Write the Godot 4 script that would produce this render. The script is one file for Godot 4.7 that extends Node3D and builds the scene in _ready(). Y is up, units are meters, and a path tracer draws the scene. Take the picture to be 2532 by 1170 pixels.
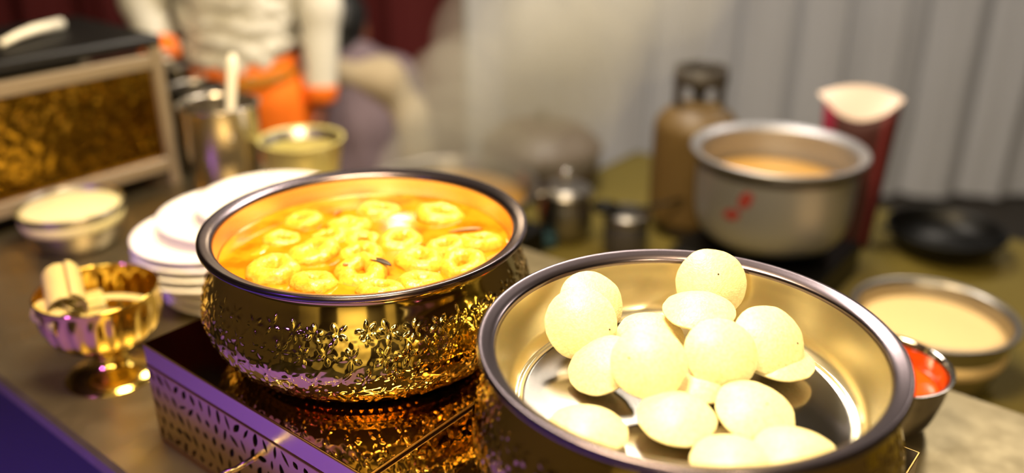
extends Node3D
# A food stall counter: two hammered brass bowls (fritters in yellow curry; steamed rice cakes) on gold warmer boxes,
# with a cooking table, drapes and two people behind.

const EYE := 1.528
const BX := Vector3(0.779, 0, 0.627)      # along the counter
const BZ := Vector3(-0.627, 0, 0.779)     # from the counter towards the guests
var edge := Vector3(-0.491, 0, -0.863)    # a point on the counter's front edge
var rng := RandomNumberGenerator.new()
var used := {}
var M := {}

# ---------------------------------------------------------------- naming
func numbered(n: String) -> String:
	if not used.has(n):
		used[n] = 0
		return n
	used[n] += 1
	return "%s_%03d" % [n, used[n]]

func tag(o: Node3D, label: String, category: String, group := "", kind := "") -> Node3D:
	if label: o.set_meta("label", label)
	if category: o.set_meta("category", category)
	if group: o.set_meta("group", group)
	if kind: o.set_meta("kind", kind)
	return o

func thing(called: String, label: String, category: String, at := Vector3.ZERO, turn := 0.0, group := "") -> Node3D:
	var o := Node3D.new()
	o.name = numbered(called)
	o.position = at
	o.rotation.y = turn
	add_child(o)
	tag(o, label, category, group)
	return o

func part(called: String, mesh: Mesh, m: Material, parent: Node3D, at := Vector3.ZERO, rot := Vector3.ZERO) -> MeshInstance3D:
	var o := MeshInstance3D.new()
	o.mesh = mesh
	o.material_override = m
	o.position = at
	o.rotation = rot
	o.name = numbered(called) if parent == self else called
	parent.add_child(o, true)
	return o

func solo(called: String, mesh: Mesh, m: Material, label: String, category: String, at := Vector3.ZERO, group := "") -> MeshInstance3D:
	var o := part(called, mesh, m, self, at)
	tag(o, label, category, group)
	return o

func struct(called: String, mesh: Mesh, m: Material, at := Vector3.ZERO, label := "", category := "") -> MeshInstance3D:
	var o := part(called, mesh, m, self, at)
	tag(o, label, category, "", "structure")
	return o

# ---------------------------------------------------------------- materials
func mat(c: Color, rough := 0.7, metal := 0.0) -> StandardMaterial3D:
	var m := StandardMaterial3D.new()
	m.albedo_color = c
	m.roughness = rough
	m.metallic = metal
	return m

func noise_tex(freq: float, size := 512, oct := 4, s := 1) -> NoiseTexture2D:
	var n := FastNoiseLite.new()
	n.noise_type = FastNoiseLite.TYPE_SIMPLEX_SMOOTH
	n.frequency = freq
	n.fractal_octaves = oct
	n.seed = s
	var t := NoiseTexture2D.new()
	t.width = size
	t.height = size
	t.seamless = true
	t.noise = n
	return t

func ramp_tex(freq: float, cols: Array, offs: Array, size := 512, s := 1, oct := 4) -> NoiseTexture2D:
	var t := noise_tex(freq, size, oct, s)
	var g := Gradient.new()
	g.offsets = PackedFloat32Array(offs)
	g.colors = PackedColorArray(cols)
	t.color_ramp = g
	return t

func triplanar(m: StandardMaterial3D, scale: float) -> StandardMaterial3D:
	m.uv1_triplanar = true
	m.uv1_scale = Vector3.ONE * scale
	return m

func bumpy(m: StandardMaterial3D, t: Texture2D, cm: float, scale := 0.0) -> StandardMaterial3D:
	m.heightmap_enabled = true
	m.heightmap_texture = t
	m.heightmap_scale = cm
	if scale > 0.0: triplanar(m, scale)
	return m

func make_materials() -> void:
	M.gold = mat(Color(0.87, 0.77, 0.44), 0.09, 1.0)
	M.gold_smooth = mat(Color(0.87, 0.75, 0.38), 0.13, 1.0)
	M.gold_mirror = mat(Color(0.84, 0.73, 0.55), 0.04, 1.0)
	M.gold_satin = mat(Color(0.80, 0.64, 0.38), 0.30, 1.0)
	M.gold_trim = mat(Color(0.80, 0.64, 0.36), 0.3, 1.0)
	M.gold_side = mat(Color(0.88, 0.75, 0.50), 0.22, 1.0)
	M.lid_side = mat(Color(0.85, 0.74, 0.60), 0.2, 1.0)
	M.gold_old = mat(Color(0.64, 0.49, 0.15), 0.14, 1.0)
	M.steel = mat(Color(0.80, 0.78, 0.76), 0.10, 1.0)
	M.steel_lip = mat(Color(0.44, 0.40, 0.42), 0.24, 1.0)
	M.steel_dull = mat(Color(0.62, 0.60, 0.57), 0.32, 1.0)
	M.stand = mat(Color(0.56, 0.50, 0.41), 0.45, 0.3)
	M.vessel = mat(Color(0.78, 0.75, 0.70), 0.24, 1.0)
	M.chrome = mat(Color(0.92, 0.92, 0.92), 0.05, 1.0)
	M.alu = mat(Color(0.68, 0.68, 0.70), 0.42, 0.85)
	M.alu_dark = mat(Color(0.42, 0.41, 0.42), 0.4, 0.85)
	M.counter = mat(Color(0.55, 0.50, 0.38), 0.3, 0.9)
	M.counter.roughness_texture = ramp_tex(0.012, [Color(0.8, 0.8, 0.8), Color(1, 1, 1)], [0.2, 0.9], 512, 9)
	M.counter.roughness = 0.42
	triplanar(M.counter, 3.0)
	M.black = mat(Color(0.02, 0.018, 0.016), 0.5)
	M.black_metal = mat(Color(0.05, 0.05, 0.05), 0.4, 0.6)
	M.inner = mat(Color(0.015, 0.012, 0.010), 0.8)
	M.idli = mat(Color(0.91, 0.86, 0.67), 0.42)
	M.idli.subsurf_scatter_enabled = true
	M.idli.subsurf_scatter_strength = 0.12
	bumpy(M.idli, noise_tex(0.06, 512, 4, 3), 0.035, 14.0)
	M.idli.albedo_texture = ramp_tex(0.03, [Color(0.93, 0.91, 0.86), Color(1, 1, 1)], [0.2, 0.7], 512, 8)
	M.speck = mat(Color(0.16, 0.10, 0.05), 0.8)
	M.curry = mat(Color(0.77, 0.49, 0.09), 0.07)
	M.curry.albedo_texture = ramp_tex(0.008, [Color(0.80, 0.72, 0.6), Color(1, 0.93, 0.8), Color(1, 1, 1)], [0.2, 0.5, 0.8], 512, 21)
	triplanar(M.curry, 5.0)
	M.vada = mat(Color(0.84, 0.66, 0.20), 0.34)
	M.vada.subsurf_scatter_enabled = true
	M.vada.subsurf_scatter_strength = 0.1
	bumpy(M.vada, noise_tex(0.03, 512, 4, 4), 0.08, 12.0)
	M.vada.albedo_texture = ramp_tex(0.02, [Color(0.95, 0.82, 0.7), Color(1, 1, 1)], [0.25, 0.6], 512, 31)
	M.vada_deep = mat(Color(0.83, 0.56, 0.12), 0.2)
	M.leaf = mat(Color(0.20, 0.15, 0.06), 0.4)
	M.leaf_olive = mat(Color(0.50, 0.36, 0.06), 0.4)
	M.onion = mat(Color(0.90, 0.50, 0.32), 0.35)
	M.plate = mat(Color(0.97, 0.95, 0.92), 0.35)
	M.white_plastic = mat(Color(0.95, 0.93, 0.86), 0.4)
	M.chutney = mat(Color(0.87, 0.83, 0.62), 0.3)
	M.beige = bumpy(mat(Color(0.86, 0.74, 0.52), 0.45), noise_tex(0.03, 256, 3, 6), 0.1, 8.0)
	M.orange_sauce = mat(Color(0.90, 0.30, 0.03), 0.15)
	M.gravy = mat(Color(0.72, 0.55, 0.27), 0.35)
	M.pale_crisp = bumpy(mat(Color(0.74, 0.66, 0.41), 0.55), noise_tex(0.02, 256, 3, 7), 0.08, 14.0)
	M.kurta = mat(Color(0.83, 0.82, 0.78), 0.85)
	M.orange_cloth = mat(Color(0.95, 0.46, 0.04), 0.8)
	M.ochre_cloth = mat(Color(0.66, 0.44, 0.03), 0.7)
	M.skin = mat(Color(0.42, 0.23, 0.15), 0.55)
	M.hair = mat(Color(0.012, 0.010, 0.010), 0.5)
	M.lavender = mat(Color(0.47, 0.41, 0.45), 0.85)
	M.cream_cloth = mat(Color(0.72, 0.66, 0.55), 0.85)
	M.maroon = mat(Color(0.33, 0.045, 0.055), 0.85)
	M.drape = mat(Color(0.69, 0.70, 0.735), 0.9)
	M.cloth_olive = bumpy(mat(Color(0.37, 0.32, 0.06), 0.75), noise_tex(0.01, 256, 3, 11), 0.3, 4.0)
	M.cyl_brown = mat(Color(0.36, 0.28, 0.14), 0.5)
	M.cyl_grey = mat(Color(0.22, 0.20, 0.18), 0.5)
	M.brown_pot = mat(Color(0.30, 0.24, 0.20), 0.5)
	M.teal = mat(Color(0.03, 0.20, 0.23), 0.6)
	M.packet = mat(Color(0.25, 0.10, 0.11), 0.5)
	M.packet_pink = mat(Color(0.52, 0.10, 0.24), 0.5)
	M.packet_red = mat(Color(0.40, 0.10, 0.13), 0.5)
	M.packet_top = mat(Color(0.86, 0.78, 0.72), 0.5)
	M.red_paint = mat(Color(0.46, 0.14, 0.12), 0.6)
	M.wall = mat(Color(0.36, 0.31, 0.26), 0.9)
	M.ceiling = mat(Color(0.42, 0.39, 0.37), 0.9)
	M.cream_wall = mat(Color(0.88, 0.82, 0.62), 0.9)
	M.dark_wood = mat(Color(0.13, 0.08, 0.05), 0.5)
	M.floor = mat(Color(0.16, 0.14, 0.12), 0.7)
	M.carpet = bumpy(mat(Color(0.52, 0.42, 0.82), 0.9), noise_tex(0.2, 256, 3, 12), 0.3, 3.0)
	M.lamp = mat(Color(1, 0.9, 0.7), 0.5)

func glow(c: Color, e: float) -> StandardMaterial3D:
	var m := mat(c, 0.5)
	m.emission_enabled = true
	m.emission = c
	m.emission_energy_multiplier = e
	return m

# ---------------------------------------------------------------- shapes
func quad(st: SurfaceTool, a: Vector3, b: Vector3, c: Vector3, d: Vector3) -> void:   # counter-clockwise seen from outside
	for v in [a, c, b, a, d, c]: st.add_vertex(v)

func begin(smooth := true) -> SurfaceTool:
	var st := SurfaceTool.new()
	st.begin(Mesh.PRIMITIVE_TRIANGLES)
	st.set_smooth_group(0 if smooth else -1)
	return st

func done(st: SurfaceTool) -> ArrayMesh:
	st.generate_normals()
	st.index()
	return st.commit()

func spline(p: Array, n := 6) -> Array:
	var o := []
	for i in p.size() - 1:
		var a: Vector2 = p[maxi(i - 1, 0)]
		var b: Vector2 = p[i]
		var c: Vector2 = p[i + 1]
		var d: Vector2 = p[mini(i + 2, p.size() - 1)]
		for k in n: o.append(b.cubic_interpolate(c, a, d, float(k) / n))
	o.append(p[-1])
	return o

func sheet(nu: int, nv: int, f: Callable, closed_u := true) -> ArrayMesh:   # f(i, j); i runs to the right, j runs up, seen from outside
	var st := begin()
	for j in nv + 1:
		for i in nu + 1:
			st.add_vertex(f.call(i % nu if closed_u else i, j))
	for j in nv:
		for i in nu:
			var a := j * (nu + 1) + i
			var c := a + nu + 2
			for k in [a, c, a + 1, a, a + nu + 1, c]: st.add_index(k)
	st.generate_normals()
	return st.commit()

func lathe(prof: Array, seg := 64) -> ArrayMesh:   # (radius, height) pairs, outside first, going up
	return sheet(seg, prof.size() - 1, func(i: int, j: int):
		var t := TAU * i / seg
		return Vector3(prof[j].x * sin(t), prof[j].y, prof[j].x * cos(t)))

func cup(r0: float, r1: float, h: float, wall := 0.003, seg := 56) -> ArrayMesh:   # an open vessel with a rolled rim
	var w := wall
	return lathe([Vector2(0, 0), Vector2(r0 - 0.004, 0), Vector2(r0, 0.004), Vector2(lerpf(r0, r1, 0.5), h * 0.5), Vector2(r1, h - 0.006), Vector2(r1 + 0.003, h - 0.004), Vector2(r1 + 0.004, h - 0.001), Vector2(r1 + 0.002, h), Vector2(r1 - w, h - 0.002), Vector2(r1 - w, h - 0.008), Vector2(lerpf(r0, r1, 0.5) - w, h * 0.5), Vector2(r0 - w, 0.006), Vector2(r0 - 0.006, 0.004), Vector2(0, 0.004)], seg)

func block(size: Vector3, b := 0.003) -> ArrayMesh:   # a box with chamfered edges, resting on y = 0
	var st := begin(false)
	var h := size / 2
	var p := func(x, y, z, ax):   # corner signs, and the axis whose face the vertex lies on
		var v := Vector3(x * (h.x - b), y * (h.y - b), z * (h.z - b))
		v[ax] = [x, y, z][ax] * h[ax]
		return v + Vector3(0, h.y, 0)
	for s in [-1, 1]:
		for ax in 3:
			var u := (ax + 1) % 3
			var w := (ax + 2) % 3
			var cs := []
			for k in [[-1, -1], [1, -1], [1, 1], [-1, 1]]:
				var c := [0, 0, 0]
				c[ax] = s
				c[u] = k[0]
				c[w] = k[1]
				cs.append(p.call(c[0], c[1], c[2], ax))
			if s < 0: cs.reverse()
			quad(st, cs[0], cs[1], cs[2], cs[3])
	for ax in 3:
		var u := (ax + 1) % 3
		var w := (ax + 2) % 3
		for su in [-1, 1]:
			for sw in [-1, 1]:
				var q := []
				for e in [[-1, u], [1, u], [1, w], [-1, w]]:
					var c := [0, 0, 0]
					c[ax] = e[0]
					c[u] = su
					c[w] = sw
					q.append(p.call(c[0], c[1], c[2], e[1]))
				if su * sw < 0: q.reverse()
				q.reverse()
				quad(st, q[0], q[1], q[2], q[3])
	for x in [-1, 1]:
		for y in [-1, 1]:
			for z in [-1, 1]:
				var t = [p.call(x, y, z, 0), p.call(x, y, z, 1), p.call(x, y, z, 2)]
				if x * y * z > 0: t.reverse()
				for v in t: st.add_vertex(v)
	return done(st)

func tube(path: Array, radius: Callable, seg := 10) -> ArrayMesh:   # capped tube; radius(t, angle)
	var n := path.size()
	var st := begin()
	var up := Vector3.UP
	var rows := []
	for j in n:
		var d: Vector3 = (path[mini(j + 1, n - 1)] - path[maxi(j - 1, 0)]).normalized()
		if absf(d.dot(up)) > 0.95: up = Vector3(0.3, 0.1, 1).normalized()
		var x := d.cross(up).normalized()
		up = x.cross(d).normalized()
		var row := []
		for i in seg:
			var a := TAU * i / seg
			row.append(path[j] + (x * cos(a) + up * sin(a)) * float(radius.call(float(j) / (n - 1), a)))
		rows.append(row)
	for j in n - 1:
		for i in seg:
			var k := (i + 1) % seg
			quad(st, rows[j][i], rows[j][k], rows[j + 1][k], rows[j + 1][i])
	for i in seg:
		var k := (i + 1) % seg
		for v in [path[0], rows[0][i], rows[0][k], path[n - 1], rows[n - 1][k], rows[n - 1][i]]: st.add_vertex(v)
	return done(st)

func rod(a: Vector3, b: Vector3, r: float, seg := 10) -> ArrayMesh:
	return tube([a, a.lerp(b, 0.5), b], func(_t, _a): return r, seg)

# a continuous body: tapered capsules joined by a smooth minimum, meshed as surface nets
func nets(st: SurfaceTool, bones: Array, cell: float, k: float, warp = null) -> void:
	var lo := Vector3.ONE * 1e6
	var hi := -lo
	for b in bones:
		var r: float = maxf(b[2], b[3]) + k + 2 * cell
		lo = lo.min((b[0] as Vector3).min(b[1]) - Vector3.ONE * r)
		hi = hi.max((b[0] as Vector3).max(b[1]) + Vector3.ONE * r)
	var n := Vector3i(((hi - lo) / cell).ceil()) + Vector3i.ONE
	var sx := n.x
	var sxy := n.x * n.y
	var g := PackedFloat32Array()
	g.resize(sxy * n.z)
	g.fill(1.0)
	for b in bones:
		var A: Vector3 = b[0]
		var B: Vector3 = b[1]
		var ra: float = b[2]
		var rb: float = b[3]
		var fl: Vector3 = b[4] if b.size() > 4 else Vector3.ONE    # stretch of space: above 1 flattens that axis
		var r := maxf(ra, rb) + k + 2 * cell
		var p0 := Vector3i(((A.min(B) - Vector3.ONE * r - lo) / cell).floor()).max(Vector3i.ZERO)
		var p1 := Vector3i(((A.max(B) + Vector3.ONE * r - lo) / cell).ceil()).min(n - Vector3i.ONE)
		var ab := (B - A) * fl
		var l2 := maxf(ab.length_squared(), 1e-9)
		for z in range(p0.z, p1.z + 1):
			for y in range(p0.y, p1.y + 1):
				var at := z * sxy + y * sx
				for x in range(p0.x, p1.x + 1):
					var q := (lo + Vector3(x, y, z) * cell - A) * fl
					var t := clampf(q.dot(ab) / l2, 0, 1)
					var d := (q - ab * t).length() - lerpf(ra, rb, t)
					var e := g[at + x]
					var m := maxf(k - absf(d - e), 0) / k
					g[at + x] = minf(d, e) - m * m * k * 0.25
	var idx := {}
	var verts := PackedVector3Array()
	var offs := [0, 1, sx, sx + 1, sxy, sxy + 1, sxy + sx, sxy + sx + 1]
	for z in n.z - 1:
		for y in n.y - 1:
			for x in n.x - 1:
				var at := z * sxy + y * sx + x
				var mask := 0
				for c in 8:
					if g[at + offs[c]] < 0: mask |= 1 << c
				if mask == 0 or mask == 255: continue
				var s := Vector3.ZERO
				var cnt := 0
				for c in 8:
					for ax in [1, 2, 4]:
						if c & ax: continue
						var o: int = c | ax
						if ((mask >> c) & 1) == ((mask >> o) & 1): continue
						var f0 := g[at + offs[c]]
						var t := f0 / (f0 - g[at + offs[o]])
						var p := Vector3(c & 1, (c >> 1) & 1, c >> 2)
						p += Vector3(1 if ax == 1 else 0, 1 if ax == 2 else 0, 1 if ax == 4 else 0) * t
						s += p
						cnt += 1
				idx[at] = verts.size()
				verts.append(lo + (Vector3(x, y, z) + s / cnt) * cell)
	if warp != null:
		for i in verts.size(): verts[i] = warp.call(verts[i])
	for z in range(1, n.z - 1):
		for y in range(1, n.y - 1):
			for x in range(1, n.x - 1):
				var at := z * sxy + y * sx + x
				var ins := g[at] < 0
				for ax in 3:
					var step: int = [1, sx, sxy][ax]
					if (g[at + step] < 0) == ins: continue
					var u: int = [sx, sxy, 1][ax]
					var w: int = [sxy, 1, sx][ax]
					var q := [at - u - w, at - w, at, at - u]
					if not ins: q.reverse()
					quad(st, verts[idx[q[0]]], verts[idx[q[1]]], verts[idx[q[2]]], verts[idx[q[3]]])

func netted(bones: Array, cell: float, k: float, warp = null) -> ArrayMesh:
	var st := begin()
	nets(st, bones, cell, k, warp)
	return done(st)

func _ready() -> void:
	rng.seed = 7
	# ---- camera
	var cam := Camera3D.new()
	cam.name = "camera"
	var at := CameraAttributesPhysical.new()
	at.frustum_focal_length = 45.0
	at.frustum_focus_distance = 0.86
	at.exposure_aperture = 2.0
	cam.attributes = at
	cam.position = Vector3(0, EYE, 0)
	cam.rotation_degrees = Vector3(-24.02, 0, 0)
	add_child(cam)
	cam.fov = 29.87
	cam.near = 0.02
	cam.far = 60
	# ---- air and exposure
	var env := Environment.new()
	env.background_mode = Environment.BG_COLOR
	env.background_color = Color(0.02, 0.018, 0.016)
	env.tonemap_mode = Environment.TONE_MAPPER_LINEAR
	env.tonemap_exposure = 1.0
	env.volumetric_fog_enabled = true
	env.volumetric_fog_density = 0.0
	env.sdfgi_enabled = true
	env.ssao_enabled = true
	env.ssil_enabled = true
	var we := WorldEnvironment.new()
	we.name = "environment"
	we.environment = env
	add_child(we)
	make_materials()
	lights()
	room()
	tables()
	boxes()
	bowls()
	rice_cakes()
	curry()
	left_side()
	plates()
	cooking()
	people()
	steam()

func lamp_panel(at: Vector3, size: Vector2, c: Color, energy: float, eye_glow: float, label: String) -> void:
	var t := thing("ceiling_light", label, "light", at)
	part("frame", block(Vector3(size.x + 0.05, 0.03, size.y + 0.05)), M.black_metal, t, Vector3(0, 0.006, 0))
	part("lamp_panel", block(Vector3(size.x, 0.01, size.y)), glow(c, eye_glow), t)
	part("hanging_rod", rod(Vector3(0, 0.03, 0), Vector3(0, 3.0 - at.y, 0), 0.006), M.black_metal, t)
	var l := AreaLight3D.new()
	l.name = "panel_light"
	l.area_size = size
	l.light_color = c
	l.light_energy = energy
	l.area_normalize_energy = true
	l.rotation_degrees.x = -90
	l.position.y = -0.01
	l.shadow_enabled = true
	t.add_child(l)

func bulb(at: Vector3, c: Color, energy: float, eye_glow: float, label: String) -> void:
	var t := thing("pendant_lamp", label, "light", at)
	part("bulb", lathe(spline([Vector2(0, -0.018), Vector2(0.012, -0.013), Vector2(0.016, 0), Vector2(0.011, 0.012), Vector2(0.010, 0.02), Vector2(0, 0.02)], 4), 24), glow(c, eye_glow), t)
	part("socket", lathe([Vector2(0, 0.02), Vector2(0.011, 0.02), Vector2(0.011, 0.04), Vector2(0.004, 0.046), Vector2(0, 0.046)], 20), M.black, t)
	part("cord", rod(Vector3(0, 0.046, 0), Vector3(0, 3.0 - at.y, 0), 0.002, 6), M.black, t)
	var l := OmniLight3D.new()
	l.name = "bulb_light"
	l.light_color = c
	l.light_energy = energy
	l.light_size = 0.015
	l.omni_range = 8
	l.omni_attenuation = 2
	l.shadow_enabled = true
	t.add_child(l)

func lights() -> void:
	var warm := Color(1.0, 0.89, 0.70)
	lamp_panel(Vector3(-0.10, 2.30, -0.75), Vector2(0.5, 0.3), warm, 5.4, 6.0, "square warm panel lamp hanging over the serving counter")
	lamp_panel(Vector3(0.75, 2.60, 1.30), Vector2(0.3, 0.3), warm, 5.0, 6.0, "warm panel lamp hanging on the guests' side of the counter")
	lamp_panel(Vector3(0.15, 2.40, -2.10), Vector2(0.5, 0.4), Color(1, 0.95, 0.88), 3.4, 3.0, "pale panel lamp hanging over the cooking table")
	lamp_panel(Vector3(1.9, 2.70, -2.9), Vector2(0.4, 0.3), Color(1, 0.95, 0.88), 1.8, 3.0, "pale panel lamp hanging by the right part of the white drape")
	lamp_panel(Vector3(-0.3, 2.75, 2.3), Vector2(1.2, 0.3), Color(1, 0.93, 0.78), 6.0, 4.0, "long pale panel lamp before the cream wall on the guests' side")
	bulb(Vector3(-0.334, 1.735, -2.4), Color(1, 0.90, 0.72), 0.05, 40.0, "small bare bulb hanging behind the curry bowl, the higher of two")
	bulb(Vector3(-0.352, 1.655, -2.4), Color(1, 0.90, 0.72), 0.04, 30.0, "small bare bulb hanging behind the curry bowl, the lower of two")
	# violet wash light on the guests' side, thrown down on the carpet before the counter
	var w := thing("led_wash_light", "violet stage wash light on the guests' side", "light", Vector3(-1.9, 2.4, 0.9))
	part("lamp_face", lathe([Vector2(0, -0.02), Vector2(0.09, -0.02), Vector2(0.09, 0), Vector2(0, 0)], 24), glow(Color(0.5, 0.25, 1.0), 0.8), w)
	part("housing", lathe([Vector2(0, 0.001), Vector2(0.1, 0.001), Vector2(0.1, 0.06), Vector2(0.06, 0.14), Vector2(0, 0.14)], 24), M.black_metal, w)
	var s := SpotLight3D.new()
	s.name = "wash_light"
	s.light_color = Color(0.56, 0.32, 1.0)
	s.light_energy = 18.0
	s.spot_angle = 34
	s.spot_range = 8
	s.spot_attenuation = 2
	s.light_size = 0.09
	s.shadow_enabled = true
	w.add_child(s)
	s.position.y = -0.03
	s.look_at_from_position(w.position + Vector3(0, -0.03, 0), Vector3(-1.1, 0, -0.55))

func room() -> void:
	struct("floor", block(Vector3(7.2, 0.1, 7.6), 0.001), M.floor, Vector3(0, -0.1, -0.5))
	struct("ceiling", block(Vector3(7.2, 0.1, 7.6), 0.001), M.ceiling, Vector3(0, 3.0, -0.5))
	struct("wall_back", block(Vector3(7.2, 3, 0.1), 0.001), M.wall, Vector3(0, 0, -4.15))
	struct("wall_front", block(Vector3(7.2, 3, 0.1), 0.001), M.cream_wall, Vector3(0, 0, 3.15))
	struct("wall_left", block(Vector3(0.1, 3, 7.4), 0.001), M.wall, Vector3(-3.45, 0, -0.5))
	struct("wall_right", block(Vector3(0.1, 3, 7.4), 0.001), M.wall, Vector3(3.45, 0, -0.5))
	for k in 3:
		var dr := struct("door_%d" % (k + 1), block(Vector3(0.9, 2.15, 0.05), 0.01), M.dark_wood, Vector3([-1.5, 0.75, 2.2][k], 0, 3.07))
		part("door_handle", rod(Vector3(0.36, 1.0, -0.06), Vector3(0.26, 1.0, -0.06), 0.01), M.steel, dr)
	# violet carpet on the guests' side, along the counter
	var c := solo("carpet", block(Vector3(4.0, 0.012, 1.5), 0.003), M.carpet, "violet carpet along the front of the counter", "carpet", edge + BZ * 0.8)
	c.rotation.y = atan2(-BX.z, BX.x)
	# drapes
	var n := FastNoiseLite.new()
	n.seed = 3
	n.frequency = 1.0
	var drape := func(x0: float, x1: float, pitch: float, amp: float):
		var nu := int((x1 - x0) / 0.02)
		return sheet(nu, 16, func(i: int, j: int):
			var x := lerpf(x0, x1, float(i) / nu)
			var y := 0.02 + 2.9 * j / 16.0
			var ph := TAU * x / pitch + 1.3 * n.get_noise_2d(x * 0.9, 0.2 * y)
			return Vector3(x + 0.012 * sin(ph * 2), y, -3.85 + amp * (sin(ph) + 0.35 * sin(2.3 * ph + 1)) + 0.02 * n.get_noise_2d(x * 2, y)), false)
	solo("white_drape", drape.call(-0.20, 3.3, 0.27, 0.035), M.drape, "pleated off-white fabric drape hanging behind the cooking table", "curtain")
	solo("maroon_drape", drape.call(-3.3, -0.22, 0.30, 0.04), M.maroon, "dark maroon fabric drape hanging behind the two people", "curtain")

func frame_of(o: Node3D) -> Node3D:
	o.rotation.y = atan2(-BX.z, BX.x)
	return o

func tables() -> void:
	# the serving counter: steel top on a dark cabinet
	var t := frame_of(thing("serving_counter", "grey steel serving counter with a worn top under the brass bowls", "counter", edge - BZ * 0.40))
	part("worktop", block(Vector3(3.6, 0.03, 0.80), 0.006), M.counter, t, Vector3(0.1, 0.82, 0))
	part("cabinet", block(Vector3(3.5, 0.82, 0.74), 0.004), M.black_metal, t, Vector3(0.1, 0, -0.01))
	# the cooking table behind it, under an olive cloth
	var k := frame_of(thing("cooking_table", "low cooking table behind the counter", "table", edge - BZ * 1.515))
	part("tabletop", block(Vector3(2.9, 0.03, 1.07), 0.004), M.black_metal, k, Vector3(0.95, 0.565, 0))
	for sx in [-0.45, 2.35]:
		for sz in [-0.49, 0.49]: part("leg", block(Vector3(0.05, 0.565, 0.05)), M.black_metal, k, Vector3(sx, 0, sz))
	var nz := FastNoiseLite.new()
	nz.frequency = 3.0
	var cloth := sheet(60, 44, func(i: int, j: int):
		var x := lerpf(-1.55, 1.55, i / 60.0)
		var z := lerpf(0.66, -0.66, j / 44.0)
		var ox := maxf(absf(x) - 1.46, 0)
		var oz := maxf(absf(z) - 0.545, 0)
		var drop := ox + oz
		return Vector3(signf(x) * minf(absf(x), 1.46 + 0.01 * minf(drop * 20, 1)) , 0.599 - drop * 2.2 + 0.0015 * nz.get_noise_2d(x * 2, z * 2), signf(z) * (minf(absf(z), 0.545 + 0.012 * minf(drop * 20, 1)) + (0.012 * sin(x * 26) * minf(drop * 10, 1)))), false)
	var c := solo("tablecloth", cloth, M.cloth_olive, "olive green cloth covering the cooking table behind the brass bowls", "tablecloth", edge - BZ * 1.515 + BX * 0.95)
	frame_of(c)

# ---------------------------------------------------------------- gold warmer boxes
func perforated(w: float, h: float) -> ArrayMesh:   # a sheet, w wide and h high, cut with leaf shapes; front towards +z
	var st := begin(false)
	var rows := 5
	var cols := int(w / 0.0162)
	var ch := h / rows
	var cw := w / cols
	for r in rows:
		for c in range(-1 if r % 2 else 0, cols):
			var x0 := maxf((c + (0.5 if r % 2 else 0.0)) * cw, 0)
			var x1 := minf((c + 1 + (0.5 if r % 2 else 0.0)) * cw, w)
			var y0 := r * ch
			var mid := Vector2((x0 + x1) / 2, y0 + ch / 2)
			var hw := (x1 - x0) / 2
			var hh := ch / 2
			var th := PI / 2 + rng.randfn(0.0, 0.6)
			var L := rng.randf_range(0.0068, 0.0112)
			var W := rng.randf_range(0.0020, 0.0044)
			if rng.randf() < 0.15:
				L = 0.005
				W = 0.0042
			if hw < 0.007:
				L = 0.006
				th = PI / 2
				W = 0.0013
			var angles := []
			for k in 14: angles.append(fposmod(th + atan2(W * sin(TAU * k / 14), L * cos(TAU * k / 14)), TAU))
			for sx in [-1, 1]:
				for sy in [-1, 1]: angles.append(fposmod(atan2(sy * hh, sx * hw), TAU))
			angles.sort()
			var inn := []
			var out := []
			for a: float in angles:
				var d := Vector2(cos(a), sin(a))
				var ca := absf(cos(a - th)) / L
				var sa := absf(sin(a - th)) / W
				var rad := minf(pow(pow(ca, 1.35) + pow(sa, 1.35), -1 / 1.35), minf(0.9 * hw / maxf(absf(d.x), 1e-6), 0.95 * hh / maxf(absf(d.y), 1e-6)))
				inn.append(mid + d * rad)
				out.append(mid + d * minf(hw / maxf(absf(d.x), 1e-6), hh / maxf(absf(d.y), 1e-6)))
			var v3 := func(p: Vector2, z: float): return Vector3(p.x, p.y, z)
			for i in angles.size():
				var k := (i + 1) % angles.size()
				quad(st, v3.call(inn[i], 0), v3.call(out[i], 0), v3.call(out[k], 0), v3.call(inn[k], 0))
				quad(st, v3.call(inn[i], -0.002), v3.call(inn[i], 0), v3.call(inn[k], 0), v3.call(inn[k], -0.002))
	return done(st)

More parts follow.
